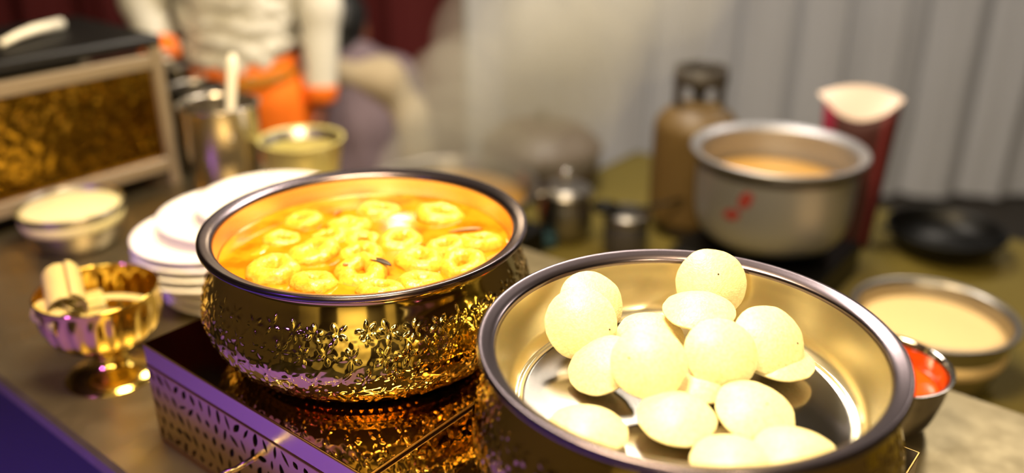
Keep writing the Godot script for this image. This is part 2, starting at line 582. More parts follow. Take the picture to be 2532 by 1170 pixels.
func boxes() -> void:
	var w := 0.383
	var d := 0.36
	var top := block(Vector3(w, 0.027, d), 0.0015)
	var trim := block(Vector3(w + 0.002, 0.0035, d + 0.002), 0.001)
	var bead := block(Vector3(w + 0.0015, 0.002, d + 0.0015), 0.0006)
	var case := block(Vector3(w - 0.03, 0.104, d - 0.03), 0.002)
	var front := perforated(w, 0.102)
	var plain := block(Vector3(0.002, 0.102, d - 0.006), 0.0005)
	var back := block(Vector3(w, 0.102, 0.002), 0.0005)
	var foot := block(Vector3(w, 0.006, d), 0.001)
	var path := []
	for k in 41:
		var a := PI * k / 40.0
		path.append(Vector3(0.065 * -cos(a), 0.022 * sin(a), 0.088 * pow(sin(a), 0.55)))
	var handle := tube(path, func(t, a): return 0.0034 + 0.0011 * sin(a + t * 150.0), 14)
	for i in 2:
		var o := thing("warmer_box", ["gold warmer box with leaf cut-outs under the curry bowl", "gold warmer box under the bowl of rice cakes"][i], "food warmer", Vector3(-0.434, 0.85, -0.90) + BX * (w + 0.006) * i, atan2(-BX.z, BX.x), "gold warmer boxes")
		var cx := w / 2
		part("base_plate", foot, M.gold_trim, o, Vector3(cx, 0, -d / 2))
		part("inner_case", case, M.inner, o, Vector3(cx, 0.007, -d / 2))
		var fp := part("front_panel", front, M.gold_side, o, Vector3(0, 0.007, 0))
		part("side_panel", plain, M.gold_side, o, Vector3(0.001, 0.007, -d / 2))
		part("side_panel", plain, M.gold_side, o, Vector3(w - 0.001, 0.007, -d / 2))
		part("back_panel", back, M.gold_side, o, Vector3(cx, 0.007, -d + 0.001))
		part("trim_band", trim, M.gold_trim, o, Vector3(cx, 0.1085, -d / 2))
		part("top_plate", top, M.lid_side, o, Vector3(cx, 0.112, -d / 2))
		part("top_edging", bead, M.gold_trim, o, Vector3(cx, 0.1375, -d / 2))
		part("mirror_top", block(Vector3(w - 0.002, 0.001, d - 0.002), 0.0004), M.gold_mirror, o, Vector3(cx, 0.139, -d / 2))
		part("handle", handle, M.chrome, fp, Vector3(0.262, 0.061, 0.0)).set_meta("label", "twisted chrome handle")

# ---------------------------------------------------------------- hammered bowls
func bowls() -> void:
	var prof := spline([Vector2(0.088, 0.0), Vector2(0.136, 0.0045), Vector2(0.169, 0.025), Vector2(0.1855, 0.056), Vector2(0.183, 0.085), Vector2(0.173, 0.112), Vector2(0.167, 0.130), Vector2(0.169, 0.139)], 20)
	# spread the profile evenly
	var len := [0.0]
	for i in prof.size() - 1: len.append(len[-1] + (prof[i + 1] - prof[i]).length())
	var total: float = len[-1]
	var nu := 1000
	var nv := 124
	var pr := []
	var k := 0
	for j in nv + 1:
		var s := total * j / nv
		while k < prof.size() - 2 and len[k + 1] < s: k += 1
		pr.append(prof[k].lerp(prof[k + 1], clampf((s - len[k]) / (len[k + 1] - len[k]), 0, 1)))
	var du := TAU * 0.180 / nu
	var dv := total / nv
	var h := PackedFloat32Array()
	h.resize(nu * (nv + 1))
	# florets of five to six petals, each petal a raised ridge
	var rows := 5
	for r in rows:
		var per := 46 if r > 0 else 40
		for c in per:
			var cs := (c + 0.5 * (r % 2) + rng.randf_range(-0.16, 0.16)) / per * nu * du
			var ct := total * (0.40 + 0.425 * r / (rows - 1)) + rng.randf_range(-0.0035, 0.0035)
			var petals := rng.randi_range(4, 6)
			var a0 := rng.randf() * TAU
			for p in petals:
				var a := a0 + TAU * p / petals + rng.randf_range(-0.25, 0.25)
				var L := rng.randf_range(0.0085, 0.0125)
				var W := rng.randf_range(0.0019, 0.0029)
				var dep := rng.randf_range(0.0008, 0.0014)
				var px := cs + cos(a) * (L * 0.5 + 0.0015)
				var py := ct + sin(a) * (L * 0.5 + 0.0015)
				var rad := L * 0.6
				for j in range(maxi(int((py - rad) / dv), 0), mini(int((py + rad) / dv) + 1, nv) + 1):
					for i in range(int(floor((px - rad) / du)), int((px + rad) / du) + 2):
						var q := Vector2(i * du - px, j * dv - py).rotated(-a)
						var e := 1.0 - pow(absf(q.x) * 2 / L, 2)
						if e <= 0: continue
						var f := 1.0 - absf(q.y) / (W * e)
						if f <= 0: continue
						var at := j * nu + posmod(i, nu)
						h[at] = maxf(h[at], dep * pow(f, 0.8) * sqrt(e))
	# shallow hammer marks under the florets
	var hm := FastNoiseLite.new()
	hm.frequency = 1.0
	hm.fractal_octaves = 2
	for j in nv + 1:
		var amp := 0.0009 * smoothstep(0.36, 0.46, float(j) / nv) * (1.0 - smoothstep(0.80, 0.88, float(j) / nv))
		if amp <= 0: continue
		for i in nu:
			var t := TAU * i / nu
			h[j * nu + i] += amp * hm.get_noise_3d(9.0 * sin(t), j * dv * 55.0, 9.0 * cos(t))
	# fine net of scales near the base
	for j in nv + 1:
		var s := float(j) / nv
		var fade := smoothstep(0.08, 0.12, s) * (1.0 - smoothstep(0.34, 0.40, s))
		if fade <= 0: continue
		for i in nu:
			var u := i / float(nu) * 84
			var v := s * 26
			var cell := Vector2(fposmod(u + 0.5 * (int(v) % 2), 1.0) - 0.5, fposmod(v, 1.0) - 0.5)
			h[j * nu + i] += 0.0006 * fade * maxf(0, 1.0 - cell.length_squared() * 3.4)
	var body := sheet(nu, nv, func(i: int, j: int):
		var t := TAU * i / nu
		var a: Vector2 = pr[maxi(j - 1, 0)]
		var b: Vector2 = pr[mini(j + 1, nv)]
		var nn := Vector2(b.y - a.y, a.x - b.x).normalized() * h[j * nu + i]
		var q: Vector2 = pr[j] + nn
		return Vector3(q.x * sin(t), q.y, q.x * cos(t)))
	var base := lathe([Vector2(0, 0.0006), Vector2(0.06, 0.0), Vector2(0.0885, 0.0004)], 96)
	var lip := lathe(spline([Vector2(0.1685, 0.1385), Vector2(0.1775, 0.1400), Vector2(0.1812, 0.1425), Vector2(0.1818, 0.1455), Vector2(0.1806, 0.1480), Vector2(0.1786, 0.1487), Vector2(0.1740, 0.1473), Vector2(0.1690, 0.1454), Vector2(0.1660, 0.1432), Vector2(0.1650, 0.1395)], 4), 160)
	var lining := lathe(spline([Vector2(0.1650, 0.1395), Vector2(0.1640, 0.128), Vector2(0.1615, 0.112), Vector2(0.158, 0.0985), Vector2(0.1545, 0.0915), Vector2(0.150, 0.0872), Vector2(0.1475, 0.0862), Vector2(0.145, 0.0868), Vector2(0.142, 0.0858)], 5), 160)
	var well := lathe(spline([Vector2(0.142, 0.0858), Vector2(0.135, 0.0850), Vector2(0.08, 0.0848), Vector2(0.0, 0.0850)], 5), 96)
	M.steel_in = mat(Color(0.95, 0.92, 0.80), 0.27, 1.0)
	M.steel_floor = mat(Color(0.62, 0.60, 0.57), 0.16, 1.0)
	for i in 2:
		var o := thing("brass_bowl", ["hammered brass bowl with steel lining holding fritters in yellow curry", "hammered brass bowl with steel lining holding white rice cakes"][i], "bowl", [Vector3(-0.1643, 0.99, -0.915), Vector3(0.1512, 0.99, -0.6617)][i], [0.0, 1.1][i], "hammered brass bowls")
		part("hammered_body", body, M.gold, o)
		part("base", base, M.gold_smooth, o)
		part("rim", lip, M.steel_lip, o)
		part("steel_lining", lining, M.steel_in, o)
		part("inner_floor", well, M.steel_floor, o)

# ---------------------------------------------------------------- rice cakes
func rice_cakes() -> void:
	var at := Vector3(0.1512, 0, -0.6617)
	var meshes := []
	for s in 4:
		var n := FastNoiseLite.new()
		n.seed = s + 40
		n.frequency = 26.0
		var prof := []
		var R := 0.0328
		for k in 15:
			var a := -PI / 2 + PI / 2 * k / 14.0
			var r := cos(a)
			prof.append(Vector2(R * r, -0.001 - 0.0112 * (1 - r * r)))
		for k in range(1, 5): prof.append(Vector2(R + 0.0004 * sin(PI * k / 5.0), lerpf(-0.001, 0.001, k / 5.0)))
		for k in 15:
			var a := PI / 2 * k / 14.0
			var r := cos(a)
			prof.append(Vector2(R * r, 0.001 + 0.0128 * (1 - r * r)))
		meshes.append(sheet(56, prof.size() - 1, func(i: int, j: int):
			var t := TAU * i / 56
			var p := Vector3(prof[j].x * sin(t), prof[j].y, prof[j].x * cos(t))
			return p * (1.0 + 0.05 * n.get_noise_3dv(p) + 0.008 * n.get_noise_3dv(p * 6)) ))
	# offset from the bowl's axis, height, normal, size, label
	var L := [
		[-0.0735, 1.112, -0.1085, Vector3(0.25, 0.62, 0.75), 1.0, "white rice cake mostly hidden behind the leftmost round one, at the bowl's left wall"],
		[-0.0864, 1.114, -0.0677, Vector3(-0.05, 0.62, 0.78), 1.04, "leftmost round rice cake leaning at the left wall of the bowl, face to the front"],
		[0.0490, 1.121, -0.1340, Vector3(-0.05, 0.45, 0.9), 1.07, "rice cake standing highest at the back, poking above the steel rim"],
		[0.0280, 1.1175, -0.0850, Vector3(-0.02, 1, 0.06), 1.06, "rice cake lying flat like a lens just under the highest one"],
		[0.0835, 1.1125, -0.0390, Vector3(0.16, 0.72, 0.6), 1.02, "large tilted rice cake at the right edge of the pile with a dark fleck"],
		[0.0935, 1.0905, -0.0400, Vector3(0.04, 1, 0.02), 1.02, "rice cake lying under the tilted one at the pile's right edge"],
		[-0.0195, 1.0950, -0.0700, Vector3(0, 0.93, 0.36), 1.0, "rice cake in the middle of the pile, behind the front centre one"],
		[-0.0693, 1.0955, -0.0235, Vector3(-0.38, 0.88, 0.28), 1.0, "tilted rice cake half hidden at the left of the front centre one"],
		[-0.0326, 1.1160, 0.0045, Vector3(-0.04, 0.72, 0.68), 1.0, "glossy front centre rice cake of the pile with one dark dot"],
		[0.0330, 1.1150, -0.0110, Vector3(0.08, 0.70, 0.70), 1.0, "rice cake leaning right of the front centre one, facing the front"],
		[0.0155, 1.0910, -0.0050, Vector3(0, 1, 0.1), 0.95, "small visible corner of a rice cake wedged between the two front ones"],
		[-0.0143, 1.0900, 0.0491, Vector3(0, 1, 0.14), 1.0, "rice cake lying flat before the pile, in the middle of the bowl"],
		[0.0520, 1.0920, 0.0440, Vector3(0.12, 0.95, 0.28), 1.02, "rice cake lying before the pile on the right, one dark dot on it"],
		[-0.0889, 1.0900, 0.0630, Vector3(0.1, 1, -0.02), 1.0, "rice cake at the bowl's lower left, cut off by the near rim"],
		[0.0200, 1.0900, 0.1060, Vector3(0, 1, 0.0), 1.0, "rice cake lowest in the bowl, half hidden by the near rim"],
		[0.0723, 1.0910, 0.0960, Vector3(0.05, 1, 0.0), 1.0, "rice cake beside the lowest one, at the lower right behind the near rim"],
	]
	for i in L.size():
		var q: Array = L[i]
		var o := thing("rice_cake", q[5], "rice cake", at + Vector3(q[0], q[1], q[2]), 0, "white rice cakes in the brass bowl")
		var y: Vector3 = q[3].normalized()
		var x := y.cross(Vector3(0.2, 0, 1)).normalized().rotated(y, 0)
		o.basis = Basis(x, y, x.cross(y)).rotated(y, i * 1.7)
		var cake := part("cake", meshes[i % 4], M.idli, o)
		cake.scale = Vector3.ONE * q[4]
		var where = {8: Vector2(-0.018, -0.002), 2: Vector2(0.006, -0.022), 12: Vector2(0.006, 0.002), 4: Vector2(0.024, 0.006), 1: Vector2(0.026, 0.012)}.get(i)
		if where != null:
			var lp: Vector2 = where
			var sp := part("dark_speck", lathe(spline([Vector2(0, -0.0006), Vector2(0.0009, 0), Vector2(0, 0.0006)], 3), 8), M.speck, cake)
			var loc := o.basis.inverse() * Vector3(lp.x, 0, lp.y)
			var rr: float = Vector2(loc.x, loc.z).length() / (0.0328 * q[4])
			sp.position = Vector3(loc.x / q[4], 0.0013 + 0.0128 * (1 - rr * rr), loc.z / q[4])

# ---------------------------------------------------------------- curry
func curry() -> void:
	var at := Vector3(-0.1643, 1.108, -0.915)
	var nz := FastNoiseLite.new()
	nz.frequency = 30
	var st := lathe([Vector2(0.0, -0.018), Vector2(0.155, -0.018), Vector2(0.1590, -0.004), Vector2(0.1620, 0.0012), Vector2(0.1606, 0.0006), Vector2(0.158, 0.0), Vector2(0.08, 0), Vector2(0, 0)], 120)
	solo("curry", st, M.curry, "thin yellow orange curry filling the steel-lined bowl under the fritters", "curry", at)
	var meshes := []
	for s in 4:
		var n := FastNoiseLite.new()
		n.seed = s + 70
		n.frequency = 45.0
		meshes.append(sheet(44, 22, func(i: int, j: int):
			var t := TAU * i / 44
			var p := TAU * j / 22 - PI / 2
			var big := 0.0158 + 0.0016 * sin(t * 2 + s) + 0.0008 * sin(t * 5 + 2 * s)
			var thin := 0.0106
			var q := Vector3((big + thin * cos(p)) * sin(t), 0.0100 * sin(p), (big + thin * cos(p)) * cos(t))
			return q + q.normalized() * 0.004 * n.get_noise_3dv(q)))
	# x, z from the axis, height, size, label
	var V := [
		[-0.0898, -0.0757, 0.0, 0.95, "fritter at the upper left of the curry, near the far wall"],
		[-0.1006, -0.0217, -0.001, 0.85, "ring fritter left of centre with an orange hollow in its middle"],
		[-0.0570, 0.0190, 0.002, 1.10, "large ring fritter just left of the middle with a dark hole"],
		[-0.0900, 0.0650, 0.003, 1.15, "lumpy fritter at the lower left beside the near rim"],
		[-0.1300, 0.0080, -0.007, 0.9, "fritter sunk in the orange curry at the far left"],
		[-0.0420, 0.0900, 0.001, 1.0, "fritter at the near rim, second from the lower left"],
		[-0.0300, -0.0620, -0.001, 1.0, "fritter in the upper middle, left of its twin"],
		[0.0000, -0.1080, -0.002, 1.05, "fritter nearest the far wall in the upper middle"],
		[0.0768, -0.0909, 0.001, 1.12, "ring fritter floating alone at the upper right"],
		[0.0360, -0.0170, 0.0, 1.0, "fritter right of the middle under the white glint"],
		[-0.0085, -0.0190, -0.003, 0.9, "half sunk fritter at the very middle of the bowl"],
		[-0.0030, 0.0220, 0.0, 0.95, "fritter just below the middle of the bowl"],
		[0.0641, 0.0400, 0.002, 1.08, "ring fritter at the right with two dark pits"],
		[0.0900, 0.0030, 0.0015, 0.9, "curved fritter peeking out behind the right ring fritter"],
		[0.1275, -0.0090, 0.002, 1.05, "pale fritter touching the right wall of the bowl"],
		[0.1110, 0.0520, 0.003, 1.08, "fritter at the lower right wall of the bowl"],
		[0.0690, 0.0910, 0.002, 0.95, "fritter at the near rim on the right, below the ring fritter with pits"],
		[0.0050, 0.0700, 0.003, 1.15, "broad fritter below the middle with red onion bits on it"],
		[0.0300, 0.1080, 0.002, 0.95, "fritter at the near rim behind the dark curry leaf"],
		[-0.0500, -0.0300, -0.003, 0.9, "half sunk fritter between the two upper left ones"],
	]
	for i in V.size():
		var q: Array = V[i]
		var o := part("fritter", meshes[i % 4], M.vada if q[2] > -0.005 else M.vada_deep, self, at + Vector3(q[0], q[2] - 0.0035, q[1]))
		o.rotation = Vector3(0.18 * sin(i * 2.1), i * 1.3, 0.18 * cos(i * 1.7))
		o.scale = Vector3.ONE * q[3]
		tag(o, q[4], "fritter", "fritters floating in the curry")
	# leaves and onion bits on top
	var leaf := func(len: float, wid: float):
		return sheet(12, 10, func(i: int, j: int):
			var t := TAU * i / 12
			var s := j / 10.0
			var w := wid * sqrt(maxf(sin(PI * pow(s, 0.8)), 0))
			return Vector3(w * cos(t), 0.0010 * sin(t) * (1.0 if w > 1e-5 else 0.0) + 0.002 * sin(PI * s) + 0.0008 * cos(2 * t), (s - 0.5) * len))
	var lv := [
		[0.0251, 0.0678, 0.0125, 0.030, 0.0042, 1.0, M.leaf, "dark brown curry leaf on the fritters near the near rim"],
		[0.1104, -0.0427, 0.0006, 0.042, 0.0028, -1.35, M.leaf_olive, "long olive curry leaf floating at the right of the bowl"],
		[-0.0508, -0.0961, 0.0004, 0.016, 0.0025, -0.5, M.leaf_olive, "small olive leaf bit floating at the upper left"],
		[0.1040, 0.0260, 0.0050, 0.014, 0.0020, -1.2, M.leaf, "tiny dark leaf between the right wall fritter and the ring fritter"],
	]
	for q in lv:
		var o = solo("curry_leaf", leaf.call(q[3], q[4]), q[6], q[7], "leaf", at + Vector3(q[0], q[2], q[1]), "curry leaves on the curry")
		o.rotation.y = q[5]
	var bit := lathe(spline([Vector2(0, -0.002), Vector2(0.0035, -0.001), Vector2(0.003, 0.0015), Vector2(0, 0.002)], 3), 10)
	solo("onion_bit", bit, M.onion, "larger reddish onion bit on the broad fritter", "onion", at + Vector3(0.0200, 0.0105, 0.055), "onion bits").scale = Vector3(1.2, 1, 0.8)
	solo("onion_bit", bit, M.onion, "smaller reddish onion bit left of the larger one", "onion", at + Vector3(-0.0120, 0.0105, 0.0680), "onion bits").scale = Vector3(0.9, 0.8, 0.5)

# ---------------------------------------------------------------- left side of the counter
func left_side() -> void:
	var cy := 0.85
	# pedestal bowl of crisps
	var p := thing("pedestal_bowl", "shiny gold pedestal bowl with fluted sides at the counter's left", "bowl", Vector3(-0.556, cy, -1.055))
	var fl := spline([Vector2(0.030, 0.050), Vector2(0.050, 0.056), Vector2(0.068, 0.072), Vector2(0.076, 0.096), Vector2(0.078, 0.128), Vector2(0.079, 0.130), Vector2(0.0765, 0.1295), Vector2(0.074, 0.098), Vector2(0.066, 0.076), Vector2(0.048, 0.061), Vector2(0, 0.056)], 5)
	part("cup", sheet(120, fl.size() - 1, func(i: int, j: int):
		var t := TAU * i / 120
		var f: float = clampf((fl[j].y - 0.054) / 0.02, 0, 1) * clampf((0.122 - fl[j].y) / 0.01, 0, 1)
		var r: float = fl[j].x * (1.0 + 0.022 * f * cos(20 * t))
		return Vector3(r * sin(t), fl[j].y, r * cos(t))), M.gold_smooth, p)
	part("pedestal", lathe(spline([Vector2(0, 0), Vector2(0.058, 0), Vector2(0.060, 0.004), Vector2(0.050, 0.010), Vector2(0.030, 0.018), Vector2(0.022, 0.032), Vector2(0.026, 0.044), Vector2(0.034, 0.052), Vector2(0, 0.056)], 5), 72), M.gold_smooth, p)
	# crisps: curled sheets and thin wedges
	var curl := func(r: float, len: float, turns: float, th: float):
		return sheet(60, 24, func(i: int, j: int):
			var s := i / 60.0
			var a := turns * TAU * (s if i <= 30 else 1.0 - s) * 2.0
			var rr: float = r * (0.72 + 0.28 * a / (turns * TAU)) + (th / 2 if i <= 30 else -th / 2) * (0.0 if (i == 0 or i == 30) else 1.0)
			return Vector3(rr * cos(a), rr * sin(a), len * (j / 24.0 - 0.5)))
	var C := [
		[Vector3(-0.040, 0.130, 0.010), Vector3(0.15, 0.5, 0.3), 0.026, 0.085, "thick pale curled crisp standing highest at the left of the gold bowl"],
		[Vector3(-0.038, 0.112, 0.045), Vector3(0.0, 0.9, 0.2), 0.020, 0.060, "short pale curled crisp at the near left of the gold bowl"],
	]
	for q in C:
		var o = solo("crisp", curl.call(q[2], q[3], 1.15, 0.002), M.pale_crisp, q[4], "crisp", p.position + q[0], "pale crisps in the gold bowl")
		o.rotation = q[1]
	var wedge := sheet(24, 8, func(i: int, j: int):
		var t := TAU * i / 24
		var s := j / 8.0
		var w := 0.018 * (1.0 - 0.5 * s) * (0.0 if j == 0 or j == 8 else 1.0)
		return Vector3(w * cos(t), 0.003 * sin(t) * (0.0 if j == 0 or j == 8 else 1.0) + 0.01 * sin(PI * s), (s - 0.5) * 0.11))
	var W := [
		[Vector3(0.018, 0.112, 0.006), Vector3(-0.18, -1.05, 0.2), "long flat pale crisp slanting across to the right wall of the gold bowl"],
		[Vector3(0.006, 0.098, 0.024), Vector3(-0.1, -1.3, 0.1), "flat pale crisp lying lower in the gold bowl"],
		[Vector3(-0.012, 0.092, -0.012), Vector3(0.1, 0.6, 0.1), "flat pale crisp deep in the gold bowl under the curled ones"],
	]
	for q in W:
		var o := solo("crisp", wedge, M.pale_crisp, q[2], "crisp", p.position + q[0], "pale crisps in the gold bowl")
		o.rotation = q[1]
	# bowl of white chutney
	var b := thing("chutney_bowl", "grey steel bowl of white chutney at the counter's left edge", "bowl", Vector3(-0.800, cy, -1.490))
	part("bowl", lathe(spline([Vector2(0, 0), Vector2(0.055, 0), Vector2(0.072, 0.012), Vector2(0.084, 0.045), Vector2(0.090, 0.074), Vector2(0.092, 0.078), Vector2(0.089, 0.078), Vector2(0.081, 0.046), Vector2(0.06, 0.01), Vector2(0, 0.006)], 4), 64), M.steel_dull, b)
	solo("white_chutney", lathe(spline([Vector2(0, 0.04), Vector2(0.077, 0.04), Vector2(0.0865, 0.070), Vector2(0.06, 0.078), Vector2(0.03, 0.083), Vector2(0, 0.084)], 4), 48), M.chutney, "thick white chutney heaped in the grey steel bowl", "chutney", b.position)
	# gold fronted display stand
	var d := frame_of(thing("display_stand", "steel framed stand with a hammered gold panel and black top", "stand", Vector3(-0.715, cy, -1.81)))
	var sz := Vector3(0.34, 0.30, 0.42)
	for x in [-sz.x + 0.012, -0.012]:
		for z in [0.012, sz.z - 0.012]: part("post", block(Vector3(0.024, sz.y, 0.024), 0.003), M.stand, d, Vector3(x, 0, z))
	for y in [0.035, sz.y - 0.045]:
		part("rail", block(Vector3(0.020, 0.028, sz.z - 0.048), 0.002), M.stand, d, Vector3(-0.012, y, sz.z / 2))
		part("rail", block(Vector3(sz.x - 0.048, 0.028, 0.020), 0.002), M.stand, d, Vector3(-sz.x / 2, y, sz.z - 0.012))
		part("rail", block(Vector3(0.020, 0.028, sz.z - 0.048), 0.002), M.stand, d, Vector3(-sz.x + 0.012, y, sz.z / 2))
	var hm := FastNoiseLite.new()
	hm.frequency = 1.0
	hm.fractal_octaves = 2
	var hammered := func(w: float, h: float):   # a dented sheet with a folded edge, facing +z
		return sheet(72, 44, func(i: int, j: int):
			var x := lerpf(-w / 2, w / 2, i / 72.0)
			var y := lerpf(0, h, j / 44.0)
			var rim := 1.0 if (i > 0 and i < 72 and j > 0 and j < 44) else 0.0
			return Vector3(x, y, (0.004 + 0.0035 * hm.get_noise_2d(x * 34, y * 34)) * rim), false)
	part("gold_panel", hammered.call(sz.z - 0.046, sz.y - 0.106), M.gold_old, d, Vector3(-0.016, 0.062, sz.z / 2), Vector3(0, PI / 2, 0))
	part("gold_panel", hammered.call(sz.x - 0.046, sz.y - 0.106), M.gold_old, d, Vector3(-sz.x / 2, 0.062, sz.z - 0.018))
	part("back_panel", block(Vector3(0.006, sz.y - 0.10, sz.z - 0.046), 0.001), M.black_metal, d, Vector3(-sz.x + 0.014, 0.06, sz.z / 2))
	part("shelf", block(Vector3(sz.x - 0.01, 0.008, sz.z - 0.01), 0.001), M.black_metal, d, Vector3(-sz.x / 2, 0.028, sz.z / 2))
	part("top_tray", block(Vector3(sz.x + 0.004, 0.022, sz.z + 0.004), 0.004), M.black, d, Vector3(-sz.x / 2, sz.y - 0.002, sz.z / 2))
	var sh := frame_of(solo("pale_tongs", tube([Vector3(0, 0, 0.10), Vector3(0, 0.006, 0.05), Vector3(0, 0.008, 0), Vector3(0, 0.004, -0.08)], func(t, _a): return 0.006 + 0.006 * t, 10), M.white_plastic, "pale serving utensil lying on the black top of the gold stand", "utensil", Vector3(-0.728, cy + 0.327, -1.81) - BX * 0.16 + BZ * 0.16))
	sh.rotation.y += 0.5
	# steel vessels
	var v := thing("steel_vessel", "tall steel vessel with the white ladle standing in it", "vessel", Vector3(-0.590, cy, -1.735))
	part("vessel_body", cup(0.066, 0.078, 0.200), M.vessel, v)
	part("base_band", lathe([Vector2(0.0655, 0.012), Vector2(0.069, 0.014), Vector2(0.069, 0.018), Vector2(0.0665, 0.020)], 48), M.steel, v)
	var lad := thing("ladle", "white ladle handle sticking out of the tall steel vessel", "ladle", Vector3(-0.556, cy + 0.140, -1.675))
	var dir := Vector3(0.018, 0.150, -0.020)
	var hp := []
	for k in 9: hp.append(dir * (k / 8.0) * 1.10)
	part("handle", tube(hp, func(t, a): return (0.0075 + 0.003 * t) * (1.0 if absf(cos(a)) > 0.5 else 0.8) * (1.0 if t < 0.99 else 0.6), 12), M.white_plastic, lad)
	part("scoop", lathe(spline([Vector2(0, -0.02), Vector2(0.018, -0.014), Vector2(0.024, 0), Vector2(0.022, 0), Vector2(0.016, -0.011), Vector2(0, -0.016)], 3), 24), M.white_plastic, lad, Vector3(-0.004, -0.01, -0.022))
	var c2 := thing("steel_vessel", "low steel vessel with a yellowish outside behind the plates", "vessel", Vector3(-0.432, cy, -1.740))
	M.brassy = mat(Color(0.78, 0.74, 0.46), 0.35, 0.2)
	part("vessel_body", cup(0.062, 0.084, 0.125), M.brassy, c2)
	part("steel_liner", lathe([Vector2(0.0815, 0.12), Vector2(0.0800, 0.119), Vector2(0.071, 0.05), Vector2(0.058, 0.012), Vector2(0, 0.012)], 48), M.steel_dull, c2)
	var c3 := thing("steel_vessel", "medium steel vessel standing behind the one with the ladle", "vessel", Vector3(-0.700, cy, -1.925))
	part("vessel_body", cup(0.054, 0.062, 0.185), M.steel_dull, c3)
	var c4 := thing("steel_vessel", "farthest slim steel vessel beside the stand, before the person's hand", "vessel", Vector3(-0.785, cy, -2.02))
	part("vessel_body", cup(0.040, 0.046, 0.215), M.steel_dull, c4)

# ---------------------------------------------------------------- plates
func plates() -> void:
	# compartment plates: a broad hollow and three small ones with raised walls between
	var R := 0.122
	var hollow := func(x: float, z: float) -> float:
		var r := Vector2(x, z).length()
		var d := minf(R - 0.013 - r, absf(x + 0.004) - 0.004 if true else 0.0)
		if x > 0: d = minf(d, absf(absf(z) - 0.032) - 0.004)
		return smoothstep(0.0, 0.006, d)
	var rings := []
	for k in 26: rings.append(R * (1.0 - pow(1.0 - k / 25.0, 1.0)))
	var mesh := sheet(96, 32, func(i: int, j: int):
		var t := TAU * i / 96
		var jj := 0
		if j < 5:   # underside
			var r: float = [0.0, 0.07, 0.105, R - 0.003, R][j]
			return Vector3(r * sin(t), [0.0, 0.0, 0.001, 0.0115, 0.013][j], r * cos(t))
		jj = 32 - j
		var rr: float = R * jj / 27.0
		var x := rr * sin(t)
		var z := rr * cos(t)
		return Vector3(x, 0.0155 - 0.0125 * hollow.call(x, z) - (0.001 if jj == 27 else 0.0), z))
	var n := 0
	var groups := [
		[Vector3(-0.450, 0.850, -1.315), 3, "lower heap", Vector3(0.000, 0.0158, 0.0)],
		[Vector3(-0.485, 0.8976, -1.300), 4, "left heap", Vector3(0.0008, 0.0158, -0.0008)],
		[Vector3(-0.455, 0.9610, -1.345), 1, "middle heap", Vector3(0.002, 0.0158, -0.002)],
		[Vector3(-0.398, 0.9770, -1.368), 1, "back", Vector3.ZERO],
	]
	var ord := ["bottom plate", "second plate", "third plate", "fourth plate"]
	for g in groups:
		for k in g[1]:
			var o := part("plate", mesh, M.plate, self, g[0] + g[3] * k)
			o.rotation.y = 0.25 + 0.2 * sin(n * 2.3)
			tag(o, "white compartment plate, %s from below in the pile's %s" % [ord[k], g[2]] if k < g[1] - 1 else "white compartment plate topmost at the %s of the plate pile" % g[2], "plate", "white compartment plates piled behind the gold box")
			n += 1

